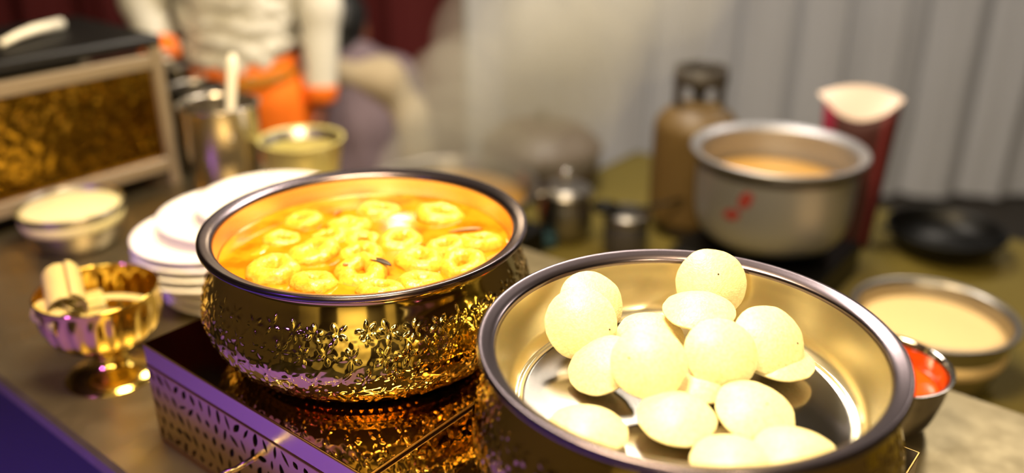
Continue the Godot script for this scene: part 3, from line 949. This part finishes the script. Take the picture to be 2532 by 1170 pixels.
# ---------------------------------------------------------------- cooking table
func cooking() -> void:
	var ty := 0.602
	# stove under the big pot, and one under the wide pan
	var stove := func(label: String, at: Vector3, h: float):
		var s := frame_of(thing("gas_stove", label, "stove", at))
		part("stove_body", block(Vector3(0.34, h - 0.03, 0.30), 0.006), M.black_metal, s)
		part("burner", lathe([Vector2(0, h - 0.03), Vector2(0.06, h - 0.03), Vector2(0.055, h - 0.012), Vector2(0.03, h - 0.01), Vector2(0, h - 0.01)], 32), M.black_metal, s)
		for k in 4:
			var a := TAU * k / 4
			part("pan_support", block(Vector3(0.10, 0.03, 0.012), 0.002), M.black, s, Vector3(0.09 * cos(a), h - 0.03, -0.09 * sin(a)), Vector3(0, a, 0))
		for x in [-0.08, 0.08]: part("knob", lathe([Vector2(0, 0), Vector2(0.018, 0), Vector2(0.016, 0.015), Vector2(0, 0.016)], 20), M.steel_dull, s, Vector3(x, (h - 0.03) / 2, 0.15), Vector3(PI / 2, 0, 0))
		return s
	stove.call("black gas stove under the large grey pot", Vector3(0.585, ty, -1.86), 0.107)
	stove.call("black gas stove under the wide steaming pan", Vector3(-0.145, ty, -1.96), 0.11)
	# big aluminium pot
	var pot := thing("cooking_pot", "large dented grey aluminium pot with two red painted marks", "pot", Vector3(0.584, ty + 0.107, -1.85))
	pot.scale.y = 0.925
	var pp := spline([Vector2(0, 0), Vector2(0.115, 0.002), Vector2(0.150, 0.018), Vector2(0.166, 0.055), Vector2(0.171, 0.11), Vector2(0.172, 0.180), Vector2(0.172, 0.196)], 5)
	part("pot_body", lathe(pp, 96), M.alu, pot)
	part("pot_inside", lathe(spline([Vector2(0.169, 0.198), Vector2(0.168, 0.15), Vector2(0.166, 0.08), Vector2(0.15, 0.03), Vector2(0.1, 0.012), Vector2(0, 0.010)], 5), 72), M.alu, pot)
	part("pot_collar", lathe([Vector2(0.1725, 0.186), Vector2(0.1745, 0.188), Vector2(0.1745, 0.209), Vector2(0.173, 0.211)], 96), M.alu_dark, pot)
	part("pot_rim", lathe(spline([Vector2(0.172, 0.209), Vector2(0.180, 0.212), Vector2(0.188, 0.217), Vector2(0.190, 0.222), Vector2(0.186, 0.226), Vector2(0.178, 0.222), Vector2(0.168, 0.214), Vector2(0.168, 0.198)], 4), 96), M.alu, pot)
	var mark := func(a0: float, y0: float, w: float, h: float):
		return sheet(10, 8, func(i: int, j: int):
			var u := i / 10.0 * 2 - 1
			var v := j / 8.0 * 2 - 1
			var sq := sqrt(maxf(1 - v * v * 0.8, 0))
			var a := a0 + u * w * sq / 0.17 + 0.03 * v
			var y := y0 + v * h
			var r := 0.1728 if y > 0.09 else 0.1700
			return Vector3(r * sin(a), y, r * cos(a)), false)
	part("red_mark", mark.call(-0.62, 0.150, 0.014, 0.020), M.red_paint, pot)
	part("red_mark", mark.call(-0.78, 0.108, 0.018, 0.013), M.red_paint, pot)
	solo("pot_gravy", lathe(spline([Vector2(0, 0.1), Vector2(0.12, 0.1), Vector2(0.155, 0.108), Vector2(0.160, 0.132), Vector2(0.12, 0.136), Vector2(0, 0.140)], 1), 64), M.gravy, "brownish gravy inside the large grey pot", "gravy", pot.position)
	# wide steaming pan
	var pan := thing("cooking_pan", "wide shallow steaming steel pan behind the curry bowl", "pan", Vector3(-0.148, ty + 0.11, -1.95))
	part("pan_body", lathe(spline([Vector2(0, 0), Vector2(0.13, 0), Vector2(0.17, 0.014), Vector2(0.196, 0.060), Vector2(0.204, 0.074), Vector2(0.212, 0.078), Vector2(0.212, 0.081), Vector2(0.200, 0.080), Vector2(0.19, 0.06), Vector2(0.165, 0.020), Vector2(0.12, 0.008), Vector2(0, 0.006)], 4), 80), M.steel_dull, pan)
	for s in [-1, 1]: part("handle", tube([Vector3(s * 0.200, 0.066, -0.04), Vector3(s * 0.235, 0.072, -0.025), Vector3(s * 0.240, 0.073, 0.0), Vector3(s * 0.235, 0.072, 0.025), Vector3(s * 0.200, 0.066, 0.04)], func(_t, _a): return 0.005, 8), M.steel_dull, pan)
	solo("pan_batter", lathe(spline([Vector2(0, 0.03), Vector2(0.150, 0.03), Vector2(0.172, 0.040), Vector2(0.180, 0.053), Vector2(0.12, 0.058), Vector2(0, 0.062)], 1), 64), M.gravy, "pale yellow simmering food filling the wide pan", "food", pan.position)
	# gas cylinder
	var g := thing("gas_cylinder", "small brown gas cylinder with a grey guard collar left of the pot", "gas cylinder", Vector3(0.462, ty, -2.14))
	part("cylinder_body", lathe(spline([Vector2(0, 0.012), Vector2(0.07, 0.012), Vector2(0.10, 0.035), Vector2(0.106, 0.07), Vector2(0.106, 0.25), Vector2(0.098, 0.295), Vector2(0.065, 0.325), Vector2(0.025, 0.337), Vector2(0, 0.338)], 5), 64), M.cyl_brown, g)
	part("foot_ring", lathe([Vector2(0.08, 0.02), Vector2(0.083, 0.0), Vector2(0.087, 0.0), Vector2(0.085, 0.022)], 48), M.cyl_grey, g)
	part("valve", lathe([Vector2(0, 0.33), Vector2(0.014, 0.33), Vector2(0.014, 0.36), Vector2(0.020, 0.362), Vector2(0.020, 0.378), Vector2(0.008, 0.385), Vector2(0, 0.385)], 20), M.cyl_grey, g)
	for k in 4:
		var a := PI / 2 + PI * (k / 2) + (0.35 if k % 2 else -0.35)
		part("collar_post", block(Vector3(0.030, 0.105, 0.006), 0.002), M.cyl_grey, g, Vector3(0.058 * sin(a), 0.310, 0.058 * cos(a)), Vector3(0, a, 0))
	part("collar_ring", lathe([Vector2(0.056, 0.385), Vector2(0.064, 0.385), Vector2(0.066, 0.392), Vector2(0.064, 0.425), Vector2(0.058, 0.427), Vector2(0.056, 0.42), Vector2(0.056, 0.385)], 48), M.cyl_grey, g)
	# maroon packet
	var pk := thing("packet", "tall maroon packet with pink and red edge stripes and a pale scooped top", "packet", Vector3(0.825, ty, -2.03), -0.12)
	var pouch := func(x0: float, x1: float, grow: float):
		return sheet(24, 20, func(i: int, j: int):
			var t := TAU * i / 24
			var s := j / 20.0
			var half := 0.074 + 0.021 * s
			var cx := cos(t)
			var xx := lerpf(x0, x1, (1 + signf(cx) * pow(absf(cx), 0.5)) / 2)
			var th := (0.030 * (1.0 - 0.55 * s) + grow) * (1.0 if (j > 0 and j < 20) else 0.6)
			return Vector3(xx * half * 0.95, 0.372 * s - 0.055 * (1.0 - xx * xx) * smoothstep(0.75, 1.0, s), -sin(t) * th * sqrt(maxf(1 - xx * xx * 0.75, 0.0))))
	part("packet_body", pouch.call(-1, 1, 0.0), M.packet, pk)
	part("edge_stripe", pouch.call(-0.985, -0.62, 0.0012), M.packet_pink, pk)
	part("edge_stripe", pouch.call(0.50, 0.80, 0.0012), M.packet_red, pk)
	part("top_flap", sheet(24, 8, func(i: int, j: int):
		var u := i / 24.0 * 2 - 1
		var s := j / 8.0
		return Vector3(u * 0.094, 0.372 - 0.052 * (1 - u * u) * (1.0 - s) + 0.022 * (1 - u * u) * s, -0.004 - 0.05 * s), false), M.packet_top, pk)
	# blurred vessels between pan and pot
	var dome := thing("lidded_pot", "round brown pot with a domed lid at the back of the table", "pot", Vector3(0.085, ty, -2.47))
	part("pot_body", lathe(spline([Vector2(0, 0), Vector2(0.12, 0), Vector2(0.16, 0.03), Vector2(0.172, 0.08), Vector2(0.17, 0.11)], 4), 56), M.brown_pot, dome)
	var dome_lid := part("lid", lathe(spline([Vector2(0.176, 0.108), Vector2(0.178, 0.114), Vector2(0.165, 0.135), Vector2(0.12, 0.172), Vector2(0.06, 0.192), Vector2(0, 0.197)], 4), 56), M.brown_pot, dome)
	part("lid_knob", lathe(spline([Vector2(0.008, 0.192), Vector2(0.008, 0.204), Vector2(0.018, 0.214), Vector2(0.012, 0.224), Vector2(0, 0.226)], 3), 20), M.cyl_grey, dome_lid)
	var a1 := thing("steel_pot", "small rounded steel pot with a knobbed lid right of the wide pan", "pot", Vector3(0.135, ty, -2.08))
	a1.scale.y = 1.3
	part("pot_body", lathe(spline([Vector2(0, 0), Vector2(0.045, 0), Vector2(0.066, 0.02), Vector2(0.070, 0.055), Vector2(0.062, 0.085), Vector2(0.066, 0.092)], 4), 48), M.steel_dull, a1)
	var steel_lid := part("lid", lathe(spline([Vector2(0.066, 0.092), Vector2(0.068, 0.096), Vector2(0.05, 0.108), Vector2(0, 0.116)], 4), 48), M.steel_dull, a1)
	part("lid_knob", lathe(spline([Vector2(0, 0.114), Vector2(0.006, 0.116), Vector2(0.014, 0.128), Vector2(0.010, 0.140), Vector2(0, 0.142)], 4), 24), M.chrome, steel_lid)
	var a2 := thing("steel_tin", "grey cylindrical tin left of the gas cylinder", "tin", Vector3(0.280, ty, -2.00))
	part("tin_body", lathe([Vector2(0, 0), Vector2(0.052, 0), Vector2(0.055, 0.004), Vector2(0.055, 0.088), Vector2(0.053, 0.092), Vector2(0, 0.092)], 48), M.alu_dark, a2)
	part("tin_lid", lathe([Vector2(0.056, 0.080), Vector2(0.0575, 0.082), Vector2(0.0575, 0.098), Vector2(0.055, 0.101), Vector2(0, 0.101)], 48), M.steel_dull, a2)
	var dl := thing("dark_ladle", "dark ladle lying across the grey tin", "ladle", Vector3(0.280, ty + 0.1055, -2.00))
	part("handle", tube([Vector3(-0.03, 0, 0.0), Vector3(0.04, 0.001, -0.01), Vector3(0.10, 0.01, -0.02), Vector3(0.14, 0.018, -0.025)], func(_t, _a): return 0.0045, 8), M.black_metal, dl)
	part("scoop", lathe(spline([Vector2(0, -0.004), Vector2(0.024, 0.0), Vector2(0.034, 0.012), Vector2(0.032, 0.012), Vector2(0.022, 0.003), Vector2(0, 0.0)], 3), 24), M.black_metal, dl, Vector3(-0.055, 0.0, 0.003))
	var tb := thing("folded_cloth", "small folded teal cloth at the edge of the cooking table beside the curry bowl", "cloth", Vector3(0.075, ty, -2.015), 0.4)
	part("cloth", block(Vector3(0.07, 0.022, 0.05), 0.008), M.teal, tb)
	part("upper_fold", block(Vector3(0.064, 0.016, 0.046), 0.007), M.teal, tb, Vector3(0.002, 0.021, -0.001))
	# right edge
	var bb := thing("chutney_basin", "wide steel basin of beige chutney at the right edge", "basin", Vector3(0.786, ty, -1.450))
	part("basin", lathe(spline([Vector2(0, 0), Vector2(0.095, 0), Vector2(0.118, 0.02), Vector2(0.132, 0.08), Vector2(0.137, 0.118), Vector2(0.146, 0.122), Vector2(0.147, 0.126), Vector2(0.140, 0.127), Vector2(0.132, 0.118), Vector2(0.127, 0.08), Vector2(0.11, 0.02), Vector2(0, 0.006)], 4), 80), M.steel_dull, bb)
	solo("beige_chutney", lathe(spline([Vector2(0, 0.05), Vector2(0.120, 0.05), Vector2(0.1285, 0.092), Vector2(0.08, 0.098), Vector2(0, 0.101)], 4), 64), M.beige, "coarse beige chutney filling the wide steel basin", "chutney", bb.position)
	var ob := thing("sauce_bowl", "small steel bowl of orange sauce behind the rice cake bowl", "bowl", Vector3(0.470, 0.85, -0.948))
	part("bowl", lathe(spline([Vector2(0, 0), Vector2(0.045, 0), Vector2(0.06, 0.014), Vector2(0.070, 0.05), Vector2(0.074, 0.078), Vector2(0.0775, 0.081), Vector2(0.0765, 0.083), Vector2(0.071, 0.079), Vector2(0.066, 0.05), Vector2(0.055, 0.014), Vector2(0, 0.006)], 4), 64), M.steel, ob)
	solo("orange_sauce", lathe(spline([Vector2(0, 0.02), Vector2(0.055, 0.02), Vector2(0.0655, 0.052), Vector2(0.04, 0.053), Vector2(0, 0.053)], 4), 48), M.orange_sauce, "bright orange sauce in the small steel bowl", "sauce", ob.position)
	var wk := thing("black_pan", "black round pan at the right edge before the white drape", "pan", Vector3(1.060, ty, -1.985))
	part("pan_body", lathe(spline([Vector2(0, 0), Vector2(0.07, 0), Vector2(0.115, 0.025), Vector2(0.135, 0.062), Vector2(0.138, 0.064), Vector2(0.133, 0.065), Vector2(0.11, 0.03), Vector2(0.06, 0.006), Vector2(0, 0.005)], 4), 64), M.black_metal, wk)
	part("handle", tube([Vector3(-0.13, 0.058, 0.02), Vector3(-0.155, 0.062, 0.012), Vector3(-0.160, 0.062, 0), Vector3(-0.155, 0.062, -0.012), Vector3(-0.13, 0.058, -0.02)], func(_t, _a): return 0.004, 8), M.black_metal, wk)
	var eg := thing("steel_tumbler", "tiny shiny steel tumbler behind the beige chutney basin", "tumbler", Vector3(0.775, ty, -1.66))
	part("tumbler_body", cup(0.018, 0.022, 0.062, 0.002, 32), M.chrome, eg)

# ---------------------------------------------------------------- people
func hand_bones(w: Vector3, d: Vector3, side: Vector3, curl: Vector3) -> Array:   # wrist, direction of the fingers, towards the thumb, direction they curl to
	var b := []
	var palm := w + d * 0.085
	b.append([w, w + d * 0.02, 0.024, 0.024])
	for k in 4:
		b.append([w + d * 0.02 + side * (0.010 - 0.006 * k), palm + side * (0.030 - 0.019 * k), 0.016, 0.0125])
	for k in 4:
		var l: float = [0.070, 0.078, 0.072, 0.056][k]
		var p0 := palm + side * (0.031 - 0.0195 * k)
		var p1 := p0 + (d + curl * 0.35).normalized() * l * 0.45
		var p2 := p1 + (d * 0.7 + curl * 0.8).normalized() * l * 0.30
		var p3 := p2 + (d * 0.35 + curl).normalized() * l * 0.25
		b.append_array([[p0, p1, 0.0098, 0.0090], [p1, p2, 0.0090, 0.0082], [p2, p3, 0.0082, 0.0072]])
	var t0 := w + d * 0.025 + side * 0.022
	var t1 := t0 + (side * 0.8 + d * 0.7 + curl * 0.3).normalized() * 0.040
	var t2 := t1 + (side * 0.25 + d + curl * 0.4).normalized() * 0.030
	b.append_array([[t0, t1, 0.0135, 0.0108], [t1, t2, 0.0108, 0.0085]])
	return b

func head_bones(c: Vector3, f: Vector3, up: Vector3) -> Array:   # centre of the head, where it faces
	var s := f.cross(up).normalized()
	return [
		[c + up * 0.035 - f * 0.018, c + up * 0.03 + f * 0.012, 0.088, 0.082],
		[c - up * 0.02 + f * 0.03, c - up * 0.085 + f * 0.058, 0.062, 0.034],
		[c + up * 0.018 + f * 0.090, c - up * 0.022 + f * 0.112, 0.008, 0.013],
		[c - up * 0.055 + f * 0.082 + s * 0.02, c - up * 0.055 + f * 0.082 - s * 0.02, 0.012, 0.012],
		[c + s * 0.082 + up * 0.012, c + s * 0.084 - up * 0.024, 0.014, 0.010], [c - s * 0.082 + up * 0.012, c - s * 0.084 - up * 0.024, 0.014, 0.010],
	]

func person(o: Node3D, J: Dictionary, skin_parts: Array) -> void:
	# skin: head, neck, forearms, hands, feet as one mesh with the trunk inside the clothes
	var st := begin()
	nets(st, skin_parts, 0.013, 0.02)
	nets(st, head_bones(J.head, J.face, J.up), 0.006, 0.02)
	for h in J.hands: nets(st, hand_bones(h[0], h[1], h[2], h[3]), 0.0042, 0.006)
	part("body", done(st), M.skin, o)
	var c: Vector3 = J.head
	var f: Vector3 = J.face
	var u: Vector3 = J.up
	part("hair", netted([[c + u * 0.052 - f * 0.032, c + u * 0.05 - f * 0.002, 0.091, 0.088], [c - u * 0.01 - f * 0.045, c - u * 0.05 - f * 0.045, 0.070, 0.055]], 0.008, 0.03), M.hair, o)
	var s := f.cross(u).normalized()
	var eye := lathe(spline([Vector2(0, -0.011), Vector2(0.011, 0), Vector2(0, 0.011)], 4), 14)
	for k in [-1, 1]: part("eye", eye, M.white_plastic, o, c + f * 0.078 + s * k * 0.031 + u * 0.012)

func people() -> void:
	var fold := FastNoiseLite.new()
	fold.seed = 11
	fold.frequency = 1.0
	# ---- standing person in a white long sleeved shirt and orange trousers
	var o := thing("person", "standing person in a creased white shirt with orange cuffs, waistband and trousers", "person", Vector3(-0.772, 0, -2.52), 0.05)
	var V := func(x, y, z): return Vector3(x, y, z)
	var wr: Vector3 = V.call(0.216, 0.835, 0.035)     # the person's left wrist (right in the picture), hanging
	var wl: Vector3 = V.call(-0.165, 0.995, 0.16)     # the other one, forearm raised forwards
	var er: Vector3 = V.call(0.228, 1.105, 0.0)
	var el: Vector3 = V.call(-0.245, 1.125, 0.0)
	var sr: Vector3 = V.call(0.180, 1.395, 0)
	var sl: Vector3 = V.call(-0.185, 1.395, 0)
	var fl := Vector3(0.93, 1, 1.10)
	var J = {"head": V.call(0, 1.60, 0.02), "face": Vector3(0, -0.15, 1).normalized(), "up": Vector3(0, 1, 0.15).normalized(),
		"hands": [[wr, Vector3(0, -1, 0.1).normalized(), Vector3(0, 0.1, 1).normalized(), Vector3(-1, 0, 0)], [wl, Vector3(0.35, -0.35, 0.85).normalized(), Vector3(0.9, 0.1, -0.35).normalized(), Vector3(0, -1, -0.2).normalized()]]}
	person(o, J, [[V.call(0, 0.95, 0), V.call(0, 1.36, 0), 0.10, 0.11, fl], [V.call(0, 1.36, -0.005), V.call(0, 1.52, 0.01), 0.055, 0.052], [sr, er, 0.046, 0.038], [er, wr, 0.037, 0.025], [sl, el, 0.046, 0.038], [el, wl, 0.037, 0.025], [V.call(-0.14, 1.40, 0), V.call(0.14, 1.40, 0), 0.05, 0.05],
		[V.call(0.085, 0.9, 0), V.call(0.09, 0.48, 0.01), 0.075, 0.055], [V.call(0.09, 0.48, 0.01), V.call(0.09, 0.09, -0.01), 0.052, 0.036], [V.call(-0.085, 0.9, 0), V.call(-0.09, 0.48, 0.01), 0.075, 0.055], [V.call(-0.09, 0.48, 0.01), V.call(-0.09, 0.09, -0.01), 0.052, 0.036],
		[V.call(0.09, 0.045, -0.03), V.call(0.10, 0.032, 0.13), 0.034, 0.026], [V.call(-0.09, 0.045, -0.03), V.call(-0.10, 0.032, 0.13), 0.034, 0.026]])
	var crease := func(p: Vector3) -> Vector3:
		var d := Vector3(p.x, 0, p.z)
		var a := fold.get_noise_3d(p.x * 3.5 + 2, p.y * 17 + p.x * 5, p.z * 3.5)
		var b := fold.get_noise_3d(p.x * 7, p.y * 30 - p.x * 9, p.z * 7 + 9)
		var w := smoothstep(1.45, 1.25, p.y) * smoothstep(0.20, 0.15, absf(p.x))
		return p + d.normalized() * (0.026 * (1.0 - absf(a) * 3.0) + 0.009 * b) * w
	part("shirt", netted([[V.call(0, 0.955, 0), V.call(0, 1.20, 0), 0.128, 0.135, fl], [V.call(0, 1.20, 0), V.call(0, 1.36, 0), 0.135, 0.125, fl], [V.call(-0.15, 1.40, 0), V.call(0.15, 1.40, 0), 0.066, 0.066], [sr, er, 0.070, 0.062], [er, wr + (er - wr) * 0.20, 0.062, 0.050], [sl, el, 0.070, 0.062], [el, wl + (el - wl) * 0.2, 0.062, 0.050], [V.call(0, 1.42, 0), V.call(0, 1.475, 0.005), 0.068, 0.062]], 0.013, 0.03, crease), M.kurta, o)
	for q in [[wr, er], [wl, el]]:
		var a: Vector3 = q[0] + (q[1] - q[0]) * 0.03
		var b: Vector3 = q[0] + (q[1] - q[0]) * 0.20
		part("cuff", tube([a, a.lerp(b, 0.3), a.lerp(b, 0.7), b], func(t, _a): return 0.046 + 0.008 * t, 20), M.orange_cloth, o)
	var tw := func(p: Vector3) -> Vector3:
		var d := Vector3(p.x, 0, p.z).normalized()
		return p + d * 0.012 * fold.get_noise_3d(p.x * 12, p.y * 3.5, p.z * 12)
	part("trousers", netted([[V.call(0, 0.88, 0), V.call(0, 0.93, 0), 0.132, 0.126, fl], [V.call(0.088, 0.84, 0), V.call(0.10, 0.45, 0.01), 0.108, 0.095], [V.call(0.10, 0.45, 0.01), V.call(0.10, 0.13, 0), 0.095, 0.075], [V.call(-0.088, 0.84, 0), V.call(-0.10, 0.45, 0.01), 0.108, 0.095], [V.call(-0.10, 0.45, 0.01), V.call(-0.10, 0.13, 0), 0.095, 0.075]], 0.014, 0.03, tw), M.orange_cloth, o)
	var band := func(y0: float, y1: float, g: float):
		return sheet(56, 6, func(i: int, j: int):
			var t := TAU * i / 56
			var y := lerpf(y0, y1, j / 6.0)
			var r := g + 0.006 * sin(PI * j / 6.0)
			return Vector3(r * sin(t) / 0.93, y + 0.014 * sin(t), r * cos(t) / 1.10))
	var belt := part("waistband", band.call(0.875, 0.965, 0.141), M.orange_cloth, o)
	part("sash_stripe", band.call(0.898, 0.930, 0.1465), M.ochre_cloth, belt)
	# ---- seated person behind, seen from the back
	var q := thing("person", "black haired person in pale lavender and cream sitting low beside the steaming pan", "person", Vector3(-0.545, 0, -3.02), PI + 0.15)
	var J2 = {"head": V.call(0.035, 0.925, 0.075), "face": Vector3(0, -0.45, 0.9).normalized(), "up": Vector3(0, 0.9, 0.45).normalized(),
		"hands": [[V.call(0.20, 0.40, 0.42), Vector3(-0.3, -0.5, 0.8).normalized(), Vector3(-0.9, 0, -0.4).normalized(), Vector3(0, -1, 0)], [V.call(-0.20, 0.40, 0.42), Vector3(0.3, -0.5, 0.8).normalized(), Vector3(0.9, 0, -0.4).normalized(), Vector3(0, -1, 0)]]}
	person(q, J2, [[V.call(0, 0.35, -0.02), V.call(0, 0.76, 0.02), 0.10, 0.10, fl], [V.call(0, 0.82, 0.02), V.call(0.03, 0.90, 0.06), 0.055, 0.05], [V.call(0.15, 0.78, 0.02), V.call(0.215, 0.54, 0.10), 0.046, 0.038], [V.call(0.215, 0.54, 0.10), V.call(0.20, 0.40, 0.42), 0.036, 0.025], [V.call(-0.15, 0.78, 0.02), V.call(-0.215, 0.54, 0.10), 0.046, 0.038], [V.call(-0.215, 0.54, 0.10), V.call(-0.20, 0.40, 0.42), 0.036, 0.025], [V.call(-0.12, 0.79, 0.02), V.call(0.12, 0.79, 0.02), 0.05, 0.05],
		[V.call(0.10, 0.34, 0), V.call(0.16, 0.42, 0.42), 0.07, 0.055], [V.call(0.16, 0.42, 0.42), V.call(0.16, 0.08, 0.40), 0.052, 0.036], [V.call(-0.10, 0.34, 0), V.call(-0.16, 0.42, 0.42), 0.07, 0.055], [V.call(-0.16, 0.42, 0.42), V.call(-0.16, 0.08, 0.40), 0.052, 0.036], [V.call(0.16, 0.04, 0.37), V.call(0.17, 0.03, 0.52), 0.034, 0.026], [V.call(-0.16, 0.04, 0.37), V.call(-0.17, 0.03, 0.52), 0.034, 0.026]])
	part("garment", netted([[V.call(0, 0.36, -0.02), V.call(0, 0.62, 0), 0.145, 0.135, fl], [V.call(0, 0.62, 0), V.call(0, 0.79, 0.02), 0.135, 0.12, fl], [V.call(-0.12, 0.79, 0.02), V.call(0.12, 0.79, 0.02), 0.068, 0.068], [V.call(0.15, 0.78, 0.02), V.call(0.215, 0.54, 0.10), 0.07, 0.06], [V.call(0.215, 0.54, 0.10), V.call(0.20, 0.44, 0.33), 0.06, 0.045], [V.call(-0.15, 0.78, 0.02), V.call(-0.215, 0.54, 0.10), 0.07, 0.06], [V.call(-0.215, 0.54, 0.10), V.call(-0.20, 0.44, 0.33), 0.06, 0.045],
		[V.call(0.10, 0.34, 0), V.call(0.16, 0.42, 0.42), 0.10, 0.075], [V.call(-0.10, 0.34, 0), V.call(-0.16, 0.42, 0.42), 0.10, 0.075], [V.call(0.16, 0.42, 0.42), V.call(0.16, 0.14, 0.40), 0.075, 0.06], [V.call(-0.16, 0.42, 0.42), V.call(-0.16, 0.14, 0.40), 0.075, 0.06]], 0.014, 0.03, tw), M.lavender, q)
	part("shawl", netted([[V.call(0.04, 0.815, -0.05), V.call(-0.10, 0.785, -0.04), 0.050, 0.066], [V.call(-0.10, 0.785, -0.04), V.call(-0.180, 0.64, -0.01), 0.066, 0.064], [V.call(-0.180, 0.64, -0.01), V.call(-0.215, 0.40, 0.02), 0.062, 0.060]], 0.012, 0.05), M.cream_cloth, q)
	var stl := thing("stool", "low stool under the seated person", "stool", q.position)
	part("stool_seat", block(Vector3(0.32, 0.03, 0.30), 0.006), M.black_metal, stl, Vector3(0, 0.165, 0))
	for x in [-0.12, 0.12]:
		for z in [-0.11, 0.11]: part("leg", block(Vector3(0.03, 0.165, 0.03)), M.black_metal, stl, Vector3(x, 0, z))

# ---------------------------------------------------------------- steam
func steam() -> void:
	var o := thing("steam", "pale steam drifting up from the wide pan", "steam", Vector3(-0.148, 0.76, -1.95))
	o.set_meta("kind", "stuff")
	var r := RandomNumberGenerator.new()
	r.seed = 5
	for k in 22:
		var s := k / 21.0
		var f := FogVolume.new()
		f.name = "wisp"
		f.shape = RenderingServer.FOG_VOLUME_SHAPE_ELLIPSOID
		var w := lerpf(0.17, 0.36, s) * r.randf_range(0.8, 1.2)
		f.size = Vector3(w, w * r.randf_range(0.7, 1.25), w * 0.9)
		f.position = Vector3(lerpf(-0.02, 0.36, s) + r.randf_range(-0.13, 0.13), 0.06 + 0.46 * s + r.randf_range(-0.02, 0.02), r.randf_range(-0.09, 0.09))
		f.rotation = Vector3(r.randf() * 0.6, r.randf() * 3.0, r.randf_range(-0.6, 0.6))
		var m := FogMaterial.new()
		m.albedo = Color(0.99, 0.97, 0.90)
		m.density = lerpf(2.8, 0.40, sqrt(s))
		m.edge_fade = 0.6
		f.material = m
		o.add_child(f, true)
